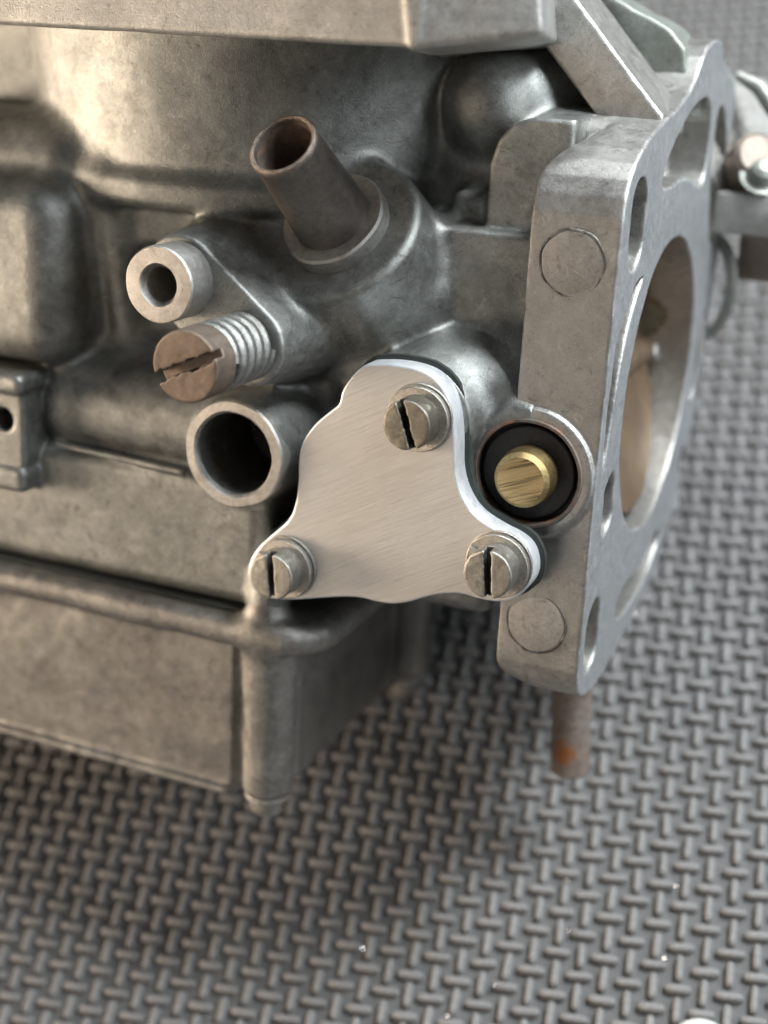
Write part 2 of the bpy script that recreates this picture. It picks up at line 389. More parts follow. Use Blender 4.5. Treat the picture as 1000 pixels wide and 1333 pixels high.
# outline of the pump cover, on its front plane y = 0
pl_px = [(472, 476), (480, 474), (510, 474), (540, 479), (565, 490), (582, 512), (590, 540), (593, 580), (592, 610), (596, 632), (604, 652), (618, 672),
         (645, 690), (672, 703), (688, 718), (694, 742), (690, 762), (675, 778), (655, 785), (625, 781), (602, 773), (575, 773), (552, 778), (530, 785), (510, 787),
         (490, 784), (465, 777), (425, 778), (390, 781), (355, 781), (332, 773), (321, 750), (325, 730), (336, 712), (355, 695), (377, 677), (385, 655),
         (388, 630), (388, 597), (393, 575), (408, 553), (430, 535), (440, 528), (443, 520), (445, 508), (458, 489)]
pl = [(lambda q: (q[0], q[2]))(P(x, y, y=0)) for x, y in pl_px]
def smooth_loop(p, it=2):
    p = np.array(p)
    for _ in range(it):
        q = np.empty((len(p) * 2, 2)); n_ = np.roll(p, -1, 0)
        q[0::2] = .75 * p + .25 * n_; q[1::2] = .25 * p + .75 * n_; p = q
    return p
PL = smooth_loop(smooth_loop(pl, 1), 1)
PLc = smooth_loop(pl, 1)[::2]
def cover_mesh():
    """cover plate: polygon with a small chamfer all round"""
    n = len(PL); ctr = PL.mean(0); nx = np.roll(PL, -1, 0) - np.roll(PL, 1, 0); nx /= np.linalg.norm(nx, axis=1)[:, None]
    nrm = np.stack([nx[:, 1], -nx[:, 0]], 1)
    area2 = np.sum(PL[:, 0] * np.roll(PL[:, 1], -1) - np.roll(PL[:, 0], -1) * PL[:, 1])
    if area2 < 0: nrm = -nrm
    bm = bmesh.new(); rings = []
    for off, y in ((-.035, 0.0), (-.012, .012), (0, .04), (0, .46), (-.02, .50)):
        q = PL + nrm * off; rings.append([bm.verts.new((a, y, b)) for a, b in q])
    for A, B in zip(rings, rings[1:]):
        for i in range(n): f = bm.faces.new((A[i], A[(i + 1) % n], B[(i + 1) % n], B[i])); f.material_index = 1
    f0 = bm.faces.new(rings[0]); f0.material_index = 0; bm.faces.new(rings[-1]).material_index = 1
    me = finish(bm, 30); return me
def flat_poly(pts, axis_y0, y1, grow=0.):
    p = np.array(pts); n = len(p); nx = np.roll(p, -1, 0) - np.roll(p, 1, 0); nx /= np.linalg.norm(nx, axis=1)[:, None]
    nrm = np.stack([nx[:, 1], -nx[:, 0]], 1)
    if np.sum(p[:, 0] * np.roll(p[:, 1], -1) - np.roll(p[:, 0], -1) * p[:, 1]) < 0: nrm = -nrm
    jit = 1 + .12 * np.sin(np.arange(n) * 1.7) * np.sin(np.arange(n) * .61)
    p = p + nrm * (grow * jit)[:, None]; bm = bmesh.new()
    A = [bm.verts.new((a, axis_y0, b)) for a, b in p]; B = [bm.verts.new((a, y1, b)) for a, b in p]
    for i in range(n): bm.faces.new((A[i], A[(i + 1) % n], B[(i + 1) % n], B[i]))
    bm.faces.new(A); bm.faces.new(B); return finish(bm)
# ---- body casting
TC = TUBE0 - T * .18                                                  # top of the drum under the tube
S1 = np.array([-3.73, 0, 3.48]); S2 = np.array([-2.45, 0, 2.50])
OPEN = np.array([-2.88, 0, .39]); PIN = np.array([2.25, 0, .60])
B = Field((-12, -1.6, -3.0), (2.3, 8.6, 8.4), .05)
B.box((-4.2, 5.6, .6), (5.6, 3.6, 3.3), .3)                           # core, front y=2.0
B.box((.4, 5.3, 1.2), (1.6, 3.4, 3.3), .12, k=.3)                     # right part under the flange, top z=4.5
B.cone((-5.0, 5.5, 4.42), (-5.0, 5.5, 5.05), 4.98, 5.0, .24, k=.12)
B.box((-6, 5.0, 4.2), (3.6, 3.75, .55), .2, k=.2)
B.box((-4.9, 4.0, 2.9), (2.0, 2.45, 1.5), .35, k=.3)   # foot of the neck
B.cone((-5.0, 5.5, 4.6), (-5.0, 5.5, 8.2), 4.72, 5.12, .1, k=.25)     # neck under the lid
B.cone(TC, TC - T * 3.4, 1.50, 1.78, .16, k=.3)                      # drum of the hose tube
hull = []
for c_, r_, a0, a1 in ((S1, .76, 40, 215), (S2, .72, 215, 400)):
    hull += [(c_[0] + r_ * math.cos(math.radians(a0 + (a1 - a0) * i / 12)), c_[2] + r_ * math.sin(math.radians(a0 + (a1 - a0) * i / 12))) for i in range(13)]
B.poly(hull, 1, -.60, 3.0, .06, k=.3, draft=-.13)                     # one boss round both screw holes
B.cone((OPEN[0], -.16, OPEN[2]), (OPEN[0], 3, OPEN[2] + .1), .97, 1.2, .05, k=.35)
B.box((-6.2, 2.6, -1.5), (3.72, 2.3, 1.28), .35, k=.3)                # lower wall, front y=.3
B.caps((-6.9, 1.35, .5), (-3.2, 1.35, .45), 1.05, 1.05, k=.22)        # horizontal bulge
B.box((-9.3, 2.9, 3.5), (2.85, 2.2, 2.4), 1.0, k=.35)                # left bulge, front y=.7
B.box((-9.4, 2.2, 3.05), (2.72, 2.25, 1.75), .72, k=.3)               # second bulge in front
B.box((-9.2, 1.4, .13), (1.78, 1.6, .74), .07, k=.05)                 # square lug
B.box((-9.2, 1.2, 1.02), (1.85, 1.55, .20), .14, k=.05)
B.box((-9.2, 1.3, -.88), (1.8, 1.6, .26), .14, k=.08)
B.cone((-7.88, -1, .28), (-7.88, 1.2, .28), .24, .2, 0, k=.03, op='s')
B.poly(PLc, 1, .56, 3.2, .05, r=-.01, k=.3, draft=-.03)               # pump housing
B.cone((PIN[0], .925, PIN[2]), (PIN[0], 3, PIN[2]), 1.14, 1.2, .06, k=.06)
B.box((-1.5, 4.5, 1.6), (1.7, 2.95, 1.9), .3, k=.3)                   # flat wall between the bosses
B.cone((.33, .57, 1.37), (.55, 3.2, 1.60), .97, 1.66, .05, k=.10)     # barrel behind the pump
B.cone((1.1, 1.35, 1.25), (1.60, 3.2, 1.62), 1.12, 1.66, .25, k=.45)
B.cone((PIN[0], .925, PIN[2]), (PIN[0], 3, PIN[2]), 1.14, 1.2, .06, k=.06)
B.caps((-2.42, .42, -2.9), (-2.42, .5, -2.15), .42, .38, k=.15)        # lug over the bowl screw
B.poly([(.72, 4.3), (.72, 5.6), (.85, 6.0), (1.1, 6.3), (1.5, 6.42), (2.2, 6.42), (2.2, 4.3)], 1, 2.2, 6, .1, k=.12)
B.box((.55, 4.5, 4.4), (.65, 1.9, .65), .2, k=.4)                    # web beside the drum
B.caps((.25, 3.55, 6.55), (1.0, 4.6, 6.7), .92, .85, k=.15)             # round knob
B.box((2.4, 5.4, 5.5), (1.3, 2.0, .98), .3, k=.4)
B.box((.7, 5.2, 5.1), (1.3, 1.9, 1.1), .25, k=.4)
B.box((-11.5, 6.6, 5.6), (2.9, 3.0, 2.0), .2, k=.1)
B.caps((-1.3, 1.9, 2.2), (-.9, 1.5, .9), .35, .5, k=.5)
B.caps((-6.35, 1.2, 5.0), (-6.05, 1.5, 1.5), .28, .28, k=.45)         # seam web beside the bulge
B.caps((-6.4, 1.5, 1.5), (-3.6, 1.6, 1.75), .2, .2, k=.5)
seam = [P(x, y, y=yy) for x, y, yy in ((112, 240, 1.1), (120, 262, 1.1), (131, 310, 1.25), (134, 370, 1.4))]
for a_, b_ in zip(seam, seam[1:]): B.caps(a_, b_, .09, .09, k=.16)    # parting line of the casting
B.caps(P(76, 578, y=.3), P(236, 614, y=.3), .07, .07, k=.12)
B.cone((OPEN[0], -1, OPEN[2]), (OPEN[0], 2.2, OPEN[2]), .76, .70, 0, k=.03, op='s')
B.cone((PIN[0], 0, PIN[2]), (PIN[0], 1.6, PIN[2]), .93, .93, 0, k=.03, op='s')
B.cone((S1[0], -3, S1[2]), (S1[0], 1.2, S1[2]), .37, .37, 0, k=0, op='s')
B.cone((-6, 5.25, 1.45), (4, 5.25, 1.45), 2.8, 2.8, 0, k=0, op='s')
B.rough(.006, .9, 3); B.rough(.004, .25, 4)
body = link('body_casting', B.mesh('body_casting'), M_body, carb); del B
# ---- float bowl with its rolled rim
W = Field((-12, -.5, -7.3), (-.6, 8.2, -2.2), .05)
W.poly([(-12.5, .30), (-3.1, .30), (-2.75, .5), (-2.25, 1.0), (-2.15, 1.4), (-2.15, 6.3), (-2.6, 7.1), (-12.5, 7.1)], 2, -6.76, -2.9, .16, k=.08)
rim = [(-13, -.14), (-2.1, -.14)] + [(-2.1 + .95 * math.sin(math.radians(t)), .81 - .95 * math.cos(math.radians(t))) for t in range(15, 91, 15)] + [(-1.15, 6.6), (-2.0, 7.6), (-13, 7.6)]
W.poly(rim, 2, -3.46, -2.83, .29, k=.15)                              # rolled rim
W.cone((-2.36, .48, -6.55), (-2.36, .48, -2.95), .49, .55, .06, k=.10)
W.cone((-1.95, 6.6, -6.45), (-1.95, 6.6, -2.9), .50, .56, .06, k=.1)
W.caps((-11, .24, -6.70), (-3.2, .26, -6.70), .09, .09, k=.12)
W.caps((-2.42, .40, -3.3), (-2.42, .43, -2.75), .43, .43, k=.25)
W.rough(.02, .8, 5); W.rough(.008, .22, 6)
bowl = link('float_bowl', W.mesh('float_bowl'), M_bowl, carb); del W
link('bowl_gasket', box_mesh((-8.2, 3.75, -2.80), (5.6, 3.5, .04), .02), M_gasket, carb)
for yy in (.48, 6.6):
    x_ = -2.36 if yy < 1 else -1.95
    link('bowl_screw', lathe([(0, .44), (.26, .44), (.33, .38), (.35, .30), (.35, .10), (.44, .09), (.46, .05), (.46, -.04), (.3, -.06)], 40, (x_, yy, -6.60 if yy < 1 else -6.50), (0, 0, -1)), M_steel, carb)
# ---- lid
L = Field((-12, -.9, 7.0), (3.4, 6.0, 9.6), .05)
L.box((-6, 3.0, 8.6), (6.45, 3.5, 1.15), .10, k=.1)
a_ = math.radians(14); b_ = math.radians(9)
Rz = np.array([[math.cos(a_), math.sin(a_), math.sin(b_)], [-math.sin(a_), math.cos(a_), 0], [-math.sin(b_) , 0, math.cos(b_)]])
Rz[0] /= np.linalg.norm(Rz[0]); Rz[2] -= Rz[0] * Rz[2].dot(Rz[0]); Rz[2] /= np.linalg.norm(Rz[2]); Rz[1] = np.cross(Rz[2], Rz[0])
cL = np.array([.42, -.5, 7.43]) + Rz[0] * 1.05 + Rz[1] * 2.6 + Rz[2] * 1.15
L.box(cL - Rz[0] * .2, (1.05, 2.6, 1.15), .10, rot=Rz, k=.06)
L.rough(.015, .8, 8)
link('top_cover', L.mesh('top_cover'), M_lid, carb); del L
# ---- mounting flange
fo = [(1.0, -2.6), (1.02, -3.1), (1.25, -3.5), (1.9, -3.75), (2.8, -3.8), (3.9, -3.68), (5.3, -3.4), (6.8, -3.05), (7.7, -2.5), (8.5, -1.6), (9.3, -.6), (9.5, .6), (9.7, 1.8),
      (10.0, 3.2), (10.25, 4.6), (10.2, 5.8), (9.5, 7.0), (8.7, 7.3), (8.1, 7.35), (7.7, 7.75), (7.0, 7.85), (6.1, 7.65), (5.4, 7.0), (4.3, 6.65), (3.2, 6.45), (2.1, 6.15), (1.35, 5.75), (1.03, 5.2), (1.0, 4.5)]
fo = smooth_loop(fo, 1)
G = Field((1.7, .7, -4.2), (3.7, 10.6, 8.2), .04)
G.poly(fo, 0, 1.93, 3.46, .03, k=0)
# rounded left corner of the near lobe
G.box((1.7, 1.5, 6.3), (.6, 1.4, .5), 0, rot=[[.77, 0, .64], [0, 1, 0], [-.64, 0, .77]], k=.35, op='s')
G.box((1.7, 1.5, -3.65), (.6, 1.6, .38), 0, rot=[[.77, 0, -.64], [0, 1, 0], [.64, 0, .77]], k=.35, op='s')
BC = (5.25, 1.45)
G.cone((1, BC[0], BC[1]), (4, BC[0], BC[1]), 2.82, 2.82, 0, k=.03, op='s')
def xpoly(p, d=.55, e=.0): G.poly(smooth_loop(p, 2), 0, 3.46 - d, 3.8, 0, k=.04, op='s')
xpoly([(3.4, 5.35), (4.2, 6.1), (5.9, 6.75), (7.25, 6.75), (7.5, 5.5), (7.2, 5.0), (6.3, 5.25), (5.2, 5.4), (4.3, 5.25)], .8)
xpoly([(7.9, 6.6), (8.8, 6.5), (9.5, 5.6), (9.4, 4.0), (8.9, 3.6), (8.3, 4.4), (7.95, 5.2)], .8)
xpoly([(3.0, 3.9), (2.3, 3.8), (1.75, 3.3), (1.32, 2.9), (1.3, .9), (1.42, .6), (1.62, 1.4), (1.75, 2.2), (2.1, 3.0), (2.6, 3.6)], .45)
xpoly([(4.2, -2.3), (5.4, -2.4), (6.8, -1.9), (7.0, -2.3), (6.2, -2.8), (4.6, -3.0), (3.6, -2.9), (3.5, -2.5)], .5)
xpoly([(9.0, .4), (9.15, 1.6), (9.3, 2.4), (8.9, 2.2), (8.75, 1.2), (8.65, .4)], .5)
G.caps((0, 2.02, 4.45), (0, 2.02, 5.2), .1, .1)                        # no-op far from the face
def zslot(y, z0, z1, r):
    def fn(X, Y, Z): return np.sqrt((Y - y) ** 2 + np.maximum(np.abs(Z - (z0 + z1) / 2) - (z1 - z0) / 2, 0) ** 2) - r + 0 * X
    G.put(fn, (1, y - r, z0 - r), (4, y + r, z1 + r), .03, 's')
zslot(2.05, 4.55, 5.1, .50); zslot(1.80, -2.75, -2.25, .46); zslot(2.0, -.25, .15, .36); zslot(8.6, -1.0, -.9, .3)
for yy, zz, r_ in ((8.35, -1.9, .25), (6.9, -3.1, .22), (9.6, .1, .25), (5.0, -3.6, .2)):
    G.caps((2.4, yy, zz), (3.3, yy, zz), r_, r_, k=.12)
G.cone((PIN[0], .91, PIN[2]), (PIN[0], 2, PIN[2]), 1.16, 1.2, .05, k=.05)
G.cone((PIN[0], 0, PIN[2]), (PIN[0], 1.8, PIN[2]), .93, .93, 0, k=0, op='s')
for px_, py_, r_ in ((898, 535, .2), (866, 660, .2), (850, 702, .18), (934, 478, .16), (820, 800, .2), (944, 385, .2)):
    q = P(px_, py_, x=3.2); G.caps((2.6, q[1], q[2]), (3.2, q[1], q[2]), r_, r_, k=.1)
G.rough(.008, .5, 9)
fm = G.mesh('mounting_flange'); del G
fm.materials.append(M_flange); fm.materials.append(M_face)
nn = np.empty(len(fm.polygons) * 3, np.float32); fm.polygons.foreach_get('normal', nn); nn = nn.reshape(-1, 3)
cc = np.empty(len(fm.polygons) * 3, np.float32); fm.polygons.foreach_get('center', cc); cc = cc.reshape(-1, 3)
fm.polygons.foreach_set('material_index', ((nn[:, 0] > .8) & (cc[:, 0] > 3.38)).astype(np.int32))
flange = link('mounting_flange', fm, None, carb)
def plug(cx_, cz_, r):
    ys = 1.0
    return lathe([(0, .010), (r - .05, .012), (r - .015, .006), (r, -.05), (0, -.05)], 64, (cx_, ys, cz_), (0, -1, 0), wob=.012)
def ring(cx_, cz_, r):
    return lathe([(r + .0, .004), (r + .012, .010), (r + .028, .007), (r + .04, -.02), (r + .0, -.02)], 64, (cx_, 1.0, cz_), (0, -1, 0), closed=True, wob=.012)
for px_, py_ in ((745, 342), (698, 812)):
    q = P(px_, py_, y=1.0); pg = link('casting_plug', plug(0, 0, .53), M_flange, carb, (q[0], -.012, q[2])); pg.rotation_euler = (0, 0, 0)
    pg.matrix_local = Matrix.Translation((q[0], 1.0, q[2])) @ Matrix.Rotation(.05 if py_ < 500 else -.04, 4, (1, 0, .6)) @ Matrix.Translation((0, -1.008, 0))
    link('plug_ring', ring(0, 0, .53), M_seam, pg)
# ---- bore, throttle disc
link('throttle_bore', lathe([(2.83, 0), (2.81, 2.2), (2.6, 3.0), (2.6, 7), (2.9, 7.2)], 96, (3.44, BC[0], BC[1]), (-1, 0, 0)), M_bore, carb)
dn = Vector((math.cos(math.radians(15)), 0, math.sin(math.radians(15))))
disc = link('throttle_disc', lathe([(0, .06), (2.62, .06), (2.66, .0), (2.62, -.06), (0, -.06)], 96, (2.5, BC[0], BC[1]), dn), M_disc, carb)
link('throttle_shaft', lathe([(0, -3.0), (.3, -3.0), (.3, 3.0), (0, 3.0)], 24, (2.42, BC[0], BC[1] + .1), (0, 1, 0)), M_disc, disc)
for px_, py_ in ((849, 458), (868, 452)):
    q = P(px_, py_, x=2.62); link('disc_screw', lathe([(0, .2), (.22, .18), (.27, .1), (.27, -.1)], 32, (2.62, q[1], q[2]), dn), M_steel, disc)
# ---- gasket, cover plate, screws
link('pump_gasket', flat_poly(PL, .50, .60, .075), M_gasket, carb)
cov = cover_mesh(); cov.materials.append(M_plate); cov.materials.append(M_edge)
link('cover_plate', cov, None, carb)
def screw_head(name, R, h, slot_w, slot_d, seed, step, ragged=.0):
    """slotted cheese head standing on z = 0, slot along its own x axis"""
    Fd = Field((-R - .08, -R - .08, -.04), (R + .08, R + .08, h + .08), step)
    Fd.cone((0, 0, .0), (0, 0, h), R, R * .985, .035, k=0)
    def fn(X, Y, Z):
        wv = slot_w / 2 + ragged * (np.sin(X * 21 + seed) * .5 + np.sin(X * 47 + 2 * seed) * .35 + np.sin(X * 9) * .5)
        return np.maximum(np.abs(Y + ragged * .6 * np.sin(X * 6)) - wv, (h - slot_d) - Z) + 0 * X
    Fd.put(fn, (-R, -R, -.1), (R, R, h + .2), .025, 's')
    Fd.rough(.006, .12, seed); return Fd.mesh(name)
def lock_washer(r0, r1, t):
    bm = bmesh.new(); rings = []; n = 60
    for i in range(n + 1):
        a = math.radians(8) + (2 * math.pi - math.radians(16)) * i / n; z = t * .5 * (i / n)
        rings.append([bm.verts.new((r * math.cos(a), r * math.sin(a), z + zz)) for r, zz in ((r0, 0), (r1 - .015, 0), (r1, .015), (r1, t - .015), (r1 - .015, t), (r0, t))])
    for A, Bq in zip(rings, rings[1:]):
        for k in range(6): bm.faces.new((A[k], A[(k + 1) % 6], Bq[(k + 1) % 6], Bq[k]))
    bm.faces.new(rings[0]); bm.faces.new(rings[-1]); return finish(bm)
M_steel2 = cast('tarnished_screw', (.22, .205, .17), (.36, .335, .28), (.14, .115, .07), rough=(.3, .5), metal=.92, stain_amt=.6, sc=3, edge=.5, edgecol=(.68, .66, .6))
heads = []
for sd_, rg_, mt_ in ((1, .012, M_steel2), (4, .006, M_steel), (9, .009, M_steel)):
    hm_ = screw_head('cover_screw', .43, .48, .125, .24, sd_, .0155, rg_); hm_.materials.append(mt_); heads.append(hm_)
lw_me = lock_washer(.32, .565, .11); fw_me = lathe([(.30, 0), (.575, 0), (.59, .015), (.59, .035), (.575, .05), (.30, .05)], 64, (0, 0, 0), (0, 0, 1), closed=True)
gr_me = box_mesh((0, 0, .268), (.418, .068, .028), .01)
def upright(p, ang):
    """frame on the cover plate: z out of the plate, x turned by ang in the plate"""
    return Matrix.Translation(p) @ Matrix.Rotation(math.radians(90), 4, 'X') @ Matrix.Rotation(math.radians(ang), 4, 'Z')
for hi_, ((px_, py_), ang, lb) in enumerate((((548, 543), 111, 'upper cover screw, brownish head'), ((374, 737), 97, 'left cover screw, bright grey head'), ((651, 733), 96, 'right cover screw, bright grey head'))):
    q = P(px_, py_, y=0); Mx = upright((q[0], 0, q[2]), ang)
    s_ = link('cover_screw', heads[hi_], None, carb); s_.matrix_local = Mx @ Matrix.Translation((0, 0, .17)); s_['label'] = lb
    for nm, me, mt, dz in (('flat_washer', fw_me, M_washer, -.17), ('lock_washer', lw_me, M_washer, -.115), ('slot_grime', gr_me, M_dark, 0)):
        c_ = link(nm, me, mt, s_); c_.matrix_local = Matrix.Translation((0, 0, dz + (.001 if nm != 'slot_grime' else 0))) @ Matrix.Rotation(.9 if nm == 'lock_washer' else 0, 4, 'Z')
# ---- brass pin in its rubber seal
q = P(688, 617, y=1.0)
link('pin_rim', lathe([(.905, -.4), (.905, .0), (.92, .03), (.965, .03), (.99, 0), (.99, -.4)], 80, (PIN[0], .90, PIN[2]), (0, -1, 0), wob=.004), M_rust, carb)
link('rubber_seal', lathe([(.40, -.3), (.40, .01), (.45, .02), (.80, .02), (.825, .0), (.84, -.08), (.9, -.1), (.91, -.3)], 80, (PIN[0], 1.0, PIN[2]), (0, -1, 0)), M_black, carb)
pm = lathe([(0, .50), (.41, .50), (.49, .42), (.495, .36), (.52, .2), (.52, -.4)], 64, (PIN[0] + .02, 1.0, PIN[2] - .02), (0, -1, 0))
pm.materials.append(M_brass); pm.materials.append(M_brass_side)
for f in pm.polygons: f.material_index = 0 if f.normal.y < -.98 else 1
link('brass_pin', pm, None, carb)
# ---- hose tube and its collar
def at_t(s): return TUBE0 + T * s
link('tube_collar', lathe([(.50, -.25), (.50, .10), (.60, .12), (.91, .12), (.95, .08), (.96, -.25)], 80, at_t(0), T, wob=.006), M_rim, carb)
tb = lathe([(.70, -.1), (.69, .15), (.585, 1.9), (.605, 1.97), (.605, 2.03), (.59, 2.07), (.555, 2.085), (.515, 2.07), (.50, 2.0), (.50, -.1), (0, -.1)], 80, at_t(0), T)
tube = link('hose_tube', tb, M_tube, carb)
link('tube_inside', lathe([(.498, 1.99), (.49, 0), (0, 0)], 64, at_t(0), T), M_rust, tube)
# ---- threaded boss
def thread_prof(r, pitch, n, d, z0):
    p = []
    for i in range(n): p += [(r, z0 - i * pitch), (r - d, z0 - (i + .5) * pitch)]
    return p
tp = [(.655, -.9), (.655, -.04), (.63, -.004), (.60, 0), (.37, 0), (.345, -.03)] + thread_prof(.34, .15, 8, .045, -.05) + [(.27, -1.35), (0, -1.35)]
link('threaded_boss', lathe(tp, 72, (S1[0], -1.3, S1[2]), (0, -1, 0), wob=.004, sharp=25), M_rim, carb)
# ---- idle screw with spring
hd = screw_head('idle_screw', .60, .62, .17, .26, 5, .02, .022)
hd.materials.append(M_brown)
idle = link('idle_screw', hd, None, carb); HY = -1.95
idle.matrix_local = Matrix.Translation((S2[0], HY, S2[2])) @ Matrix.Rotation(math.radians(90), 4, 'X') @ Matrix.Rotation(math.radians(26), 4, 'Z')
inv = (Matrix.Translation((S2[0], HY, S2[2])) @ Matrix.Rotation(math.radians(90), 4, 'X') @ Matrix.Rotation(math.radians(26), 4, 'Z')).inverted()
pts = []; n = 26 * 5; Ls = (-.52) - HY
for i in range(n + 1):
    a = 2 * math.pi * i / 26; y_ = HY + .07 + (Ls - .10) * i / n
    pts.append(inv @ Vector((S2[0] + .50 * math.cos(a), y_, S2[2] + .50 * math.sin(a))))
link('spring', tube_mesh(pts, .105, 12), M_spring, idle)
sh = lathe([(.34, 0)] + [(.34 - .03 * (i % 2), -.08 * i) for i in range(1, 20)], 40, (0, 0, 0), (0, 0, 1), sharp=60)
link('threaded_shank', sh, M_brown, idle)
# ---- open port rim
link('port_rim', lathe([(.985, -.4), (.985, -.05), (.96, 0), (.80, .005), (.765, -.04), (.765, -.5)], 88, (OPEN[0], -.2, OPEN[2]), (0, -1, 0), wob=.006), M_rim, carb)
link('port_liner', lathe([(.763, -.3)] + [(.755 - .02 * (i % 2), -.32 - .05 * i) for i in range(14)] + [(.70, -1.05), (.70, -2.0), (.3, -2.1), (.28, -2.4), (0, -2.4)], 72, (OPEN[0], -.2, OPEN[2]), (0, -1, 0), sharp=25), M_inner, carb)
# ---- diagonal bracket above the flange
d_ = np.array([.69, -.06, -.72]); d_ /= np.linalg.norm(d_); u_ = np.cross(d_, (0, 1, 0)); u_ /= np.linalg.norm(u_); v_ = np.cross(u_, d_)
D = Field((.0, 2.4, 5.8), (3.44, 8.0, 9.8), .04)
D.box((2.0, 4.3, 7.33), (1.75, .9, .46), .09, rot=[d_, v_, u_], k=.05)
D.rough(.012, .5, 11)
link('diagonal_bracket', D.mesh('diagonal_bracket'), M_flange, carb); del D
D = Field((.9, 5.2, 5.8), (3.44, 8.0, 9.0), .04)
D.poly([(1.2, 6.4), (1.2, 8.7), (2.09, 8.29), (2.44, 8.17), (2.85, 7.95), (3.16, 7.62), (3.28, 7.15), (3.3, 6.4)], 1, 5.6, 7.2, .08, k=0)
D.rough(.03, .5, 12)
link('rear_web', D.mesh('rear_web'), M_green, carb); del D
# ---- throttle linkage behind the flange
link('linkage_block', box_mesh((4.6, 9.4, 4.42), (1.15, .6, .42), .08), M_lid, carb)
lv = [(3.45, 9.6, 7.15), (3.9, 9.6, 6.95), (4.35, 9.6, 6.45), (4.7, 9.6, 5.9)]
link('linkage_arm', tube_mesh(lv, [.10, .16, .18, .16], 14), M_green, carb)
link('linkage_quadrant', lathe([(0, .15), (1.35, .15), (1.42, .08), (1.42, -.15), (0, -.15)], 48, (3.75, 10.2, 5.75), (.75, -.6, .25)), M_flange, carb)
link('linkage_bolt', lathe([(0, .35), (.16, .34), (.26, .26), (.30, .12), (.30, 0), (.44, -.02), (.44, -.1), (0, -.12)], 32, (4.3, 9.0, 5.2), (.3, -.6, .7)), M_green, carb)
link('linkage_drum', lathe([(0, .5), (.45, .5), (.55, .4), (.55, -.5), (0, -.5)], 40, (3.95, 9.6, 5.35), (.5, -.7, .5)), M_tube, carb)
arc = [(3.35 + .5 * math.sin(t), 9.8, 2.7 + 1.05 * math.cos(t)) for t in [math.pi * i / 14 for i in range(15)]]
link('linkage_hook', tube_mesh(arc, .13, 10), M_green, carb)
link('linkage_plate', box_mesh((4.9, 10.4, 3.4), (1.1, .15, .55), .1), M_tube, carb)
# ---- rusty rod under the flange
M_rod = cast('rusty_rod_tip', (.08, .05, .034), (.15, .092, .062), (.16, .07, .03), rough=(.6, .8), metal=.3, stain_amt=.8, sc=1.6)
n_ = M_rod.node_tree; b_n = n_.nodes['Principled BSDF']; old = b_n.inputs['Base Color'].links[0].from_socket
sz = N(n_, 'ShaderNodeSeparateXYZ'); cz = N(n_, 'ShaderNodeTexCoord').outputs['Object']; n_.links.new(cz, sz.inputs[0])
tip = P(733, 982, y=3.6)
vd = N(n_, 'ShaderNodeVectorMath', operation='DISTANCE'); n_.links.new(cz, vd.inputs[0]); vd.inputs[1].default_value = tip
mu = N(n_, 'ShaderNodeMath', operation='ADD'); n_.links.new(vd.outputs['Value'], mu.inputs[0]); n_.links.new(noise(n_, cz, 5, 7, .8).outputs[0], mu.inputs[1])
n_.links.new(mixc(n_, ramp(n_, mu.outputs[0], [(.66, g(1)), (.80, g(0))]).outputs[0], old, (.30, .115, .035)), b_n.inputs['Base Color'])
ra = P(745, 905, y=4.0); rb = P(742, 1003, y=4.0)
link('rusty_rod', lathe([(0, 0), (.38, 0), (.40, .04), (.40, 3.4), (0, 3.4)], 32, (rb[0], 4.0, rb[2]), (ra[0] - rb[0], 0, ra[2] - rb[2])), M_rod, carb)
# ------------------------------------------------------------------ mat
Rw = np.array(CARB.to_3x3()); Rcw = Rm @ Rw.T                       # world -> camera
nrm = np.array([0, 0, 1.])
vr = Rcw.T @ np.array([-6000, -216, F]); vc = Rcw.T @ np.array([650, -2866, F])
vr[2] = 0; vc[2] = 0; vr /= -np.linalg.norm(vr); vc /= np.linalg.norm(vc)
PX, PY = .985, .845
m_mat, n, b = new_mat('foam_rubber'); co = N(n, 'ShaderNodeTexCoord').outputs['Object']
nz = noise(n, co, 9, 6, .75); nb = noise(n, co, .22, 7, .75)
c = ramp(n, nz.outputs[0], [(.3, (.185, .182, .178)), (.7, (.285, .28, .275))]).outputs[0]
c = mixc(n, 1., c, ramp(n, nb.outputs[0], [(.3, g(.78)), (.7, g(1.18))]).outputs[0], 'MULTIPLY')
n.links.new(c, b.inputs['Base Color']); b.inputs['Roughness'].default_value = .55
bb = N(n, 'ShaderNodeBump'); bb.inputs['Strength'].default_value = .5; bb.inputs['Distance'].default_value = .03
n.links.new(noise(n, co, 30, 5, .7).outputs[0], bb.inputs['Height']); n.links.new(bb.outputs[0], b.inputs['Normal'])
m_base = plain('foam_rubber_gap_shade', (.135, .134, .132), .7, 0, .4, 9, .2)  # darker than the ribs: shade between them painted into the base colour
mat_o = empty('foam_mat', 'dark grey foam mat with raised basket weave ribs under the carburetor', 'mat')
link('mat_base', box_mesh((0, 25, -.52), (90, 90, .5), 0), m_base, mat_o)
def rib_mesh(L_, W_, H_):
    """low rounded bar: superellipse footprint, domed"""
    bm = bmesh.new(); seg = 10; rings = []
    for sc, z in ((1, -.12), (1, H_ * .45), (.82, H_ * .85), (.45, H_)):
        r = []
        for k in range(seg):
            t = 2 * math.pi * k / seg; c_, s_ = math.cos(t), math.sin(t); e = .62
            r.append(bm.verts.new((math.copysign(abs(c_) ** e, c_) * (L_ - (1 - sc) * W_), math.copysign(abs(s_) ** e, s_) * W_ * sc, z)))
        rings.append(r)
    for A, Bq in zip(rings, rings[1:]):
        for i in range(seg): bm.faces.new((A[i], A[(i + 1) % seg], Bq[(i + 1) % seg], Bq[i]))
    bm.faces.new(rings[-1]); return finish(bm, 80, flat_caps=False)
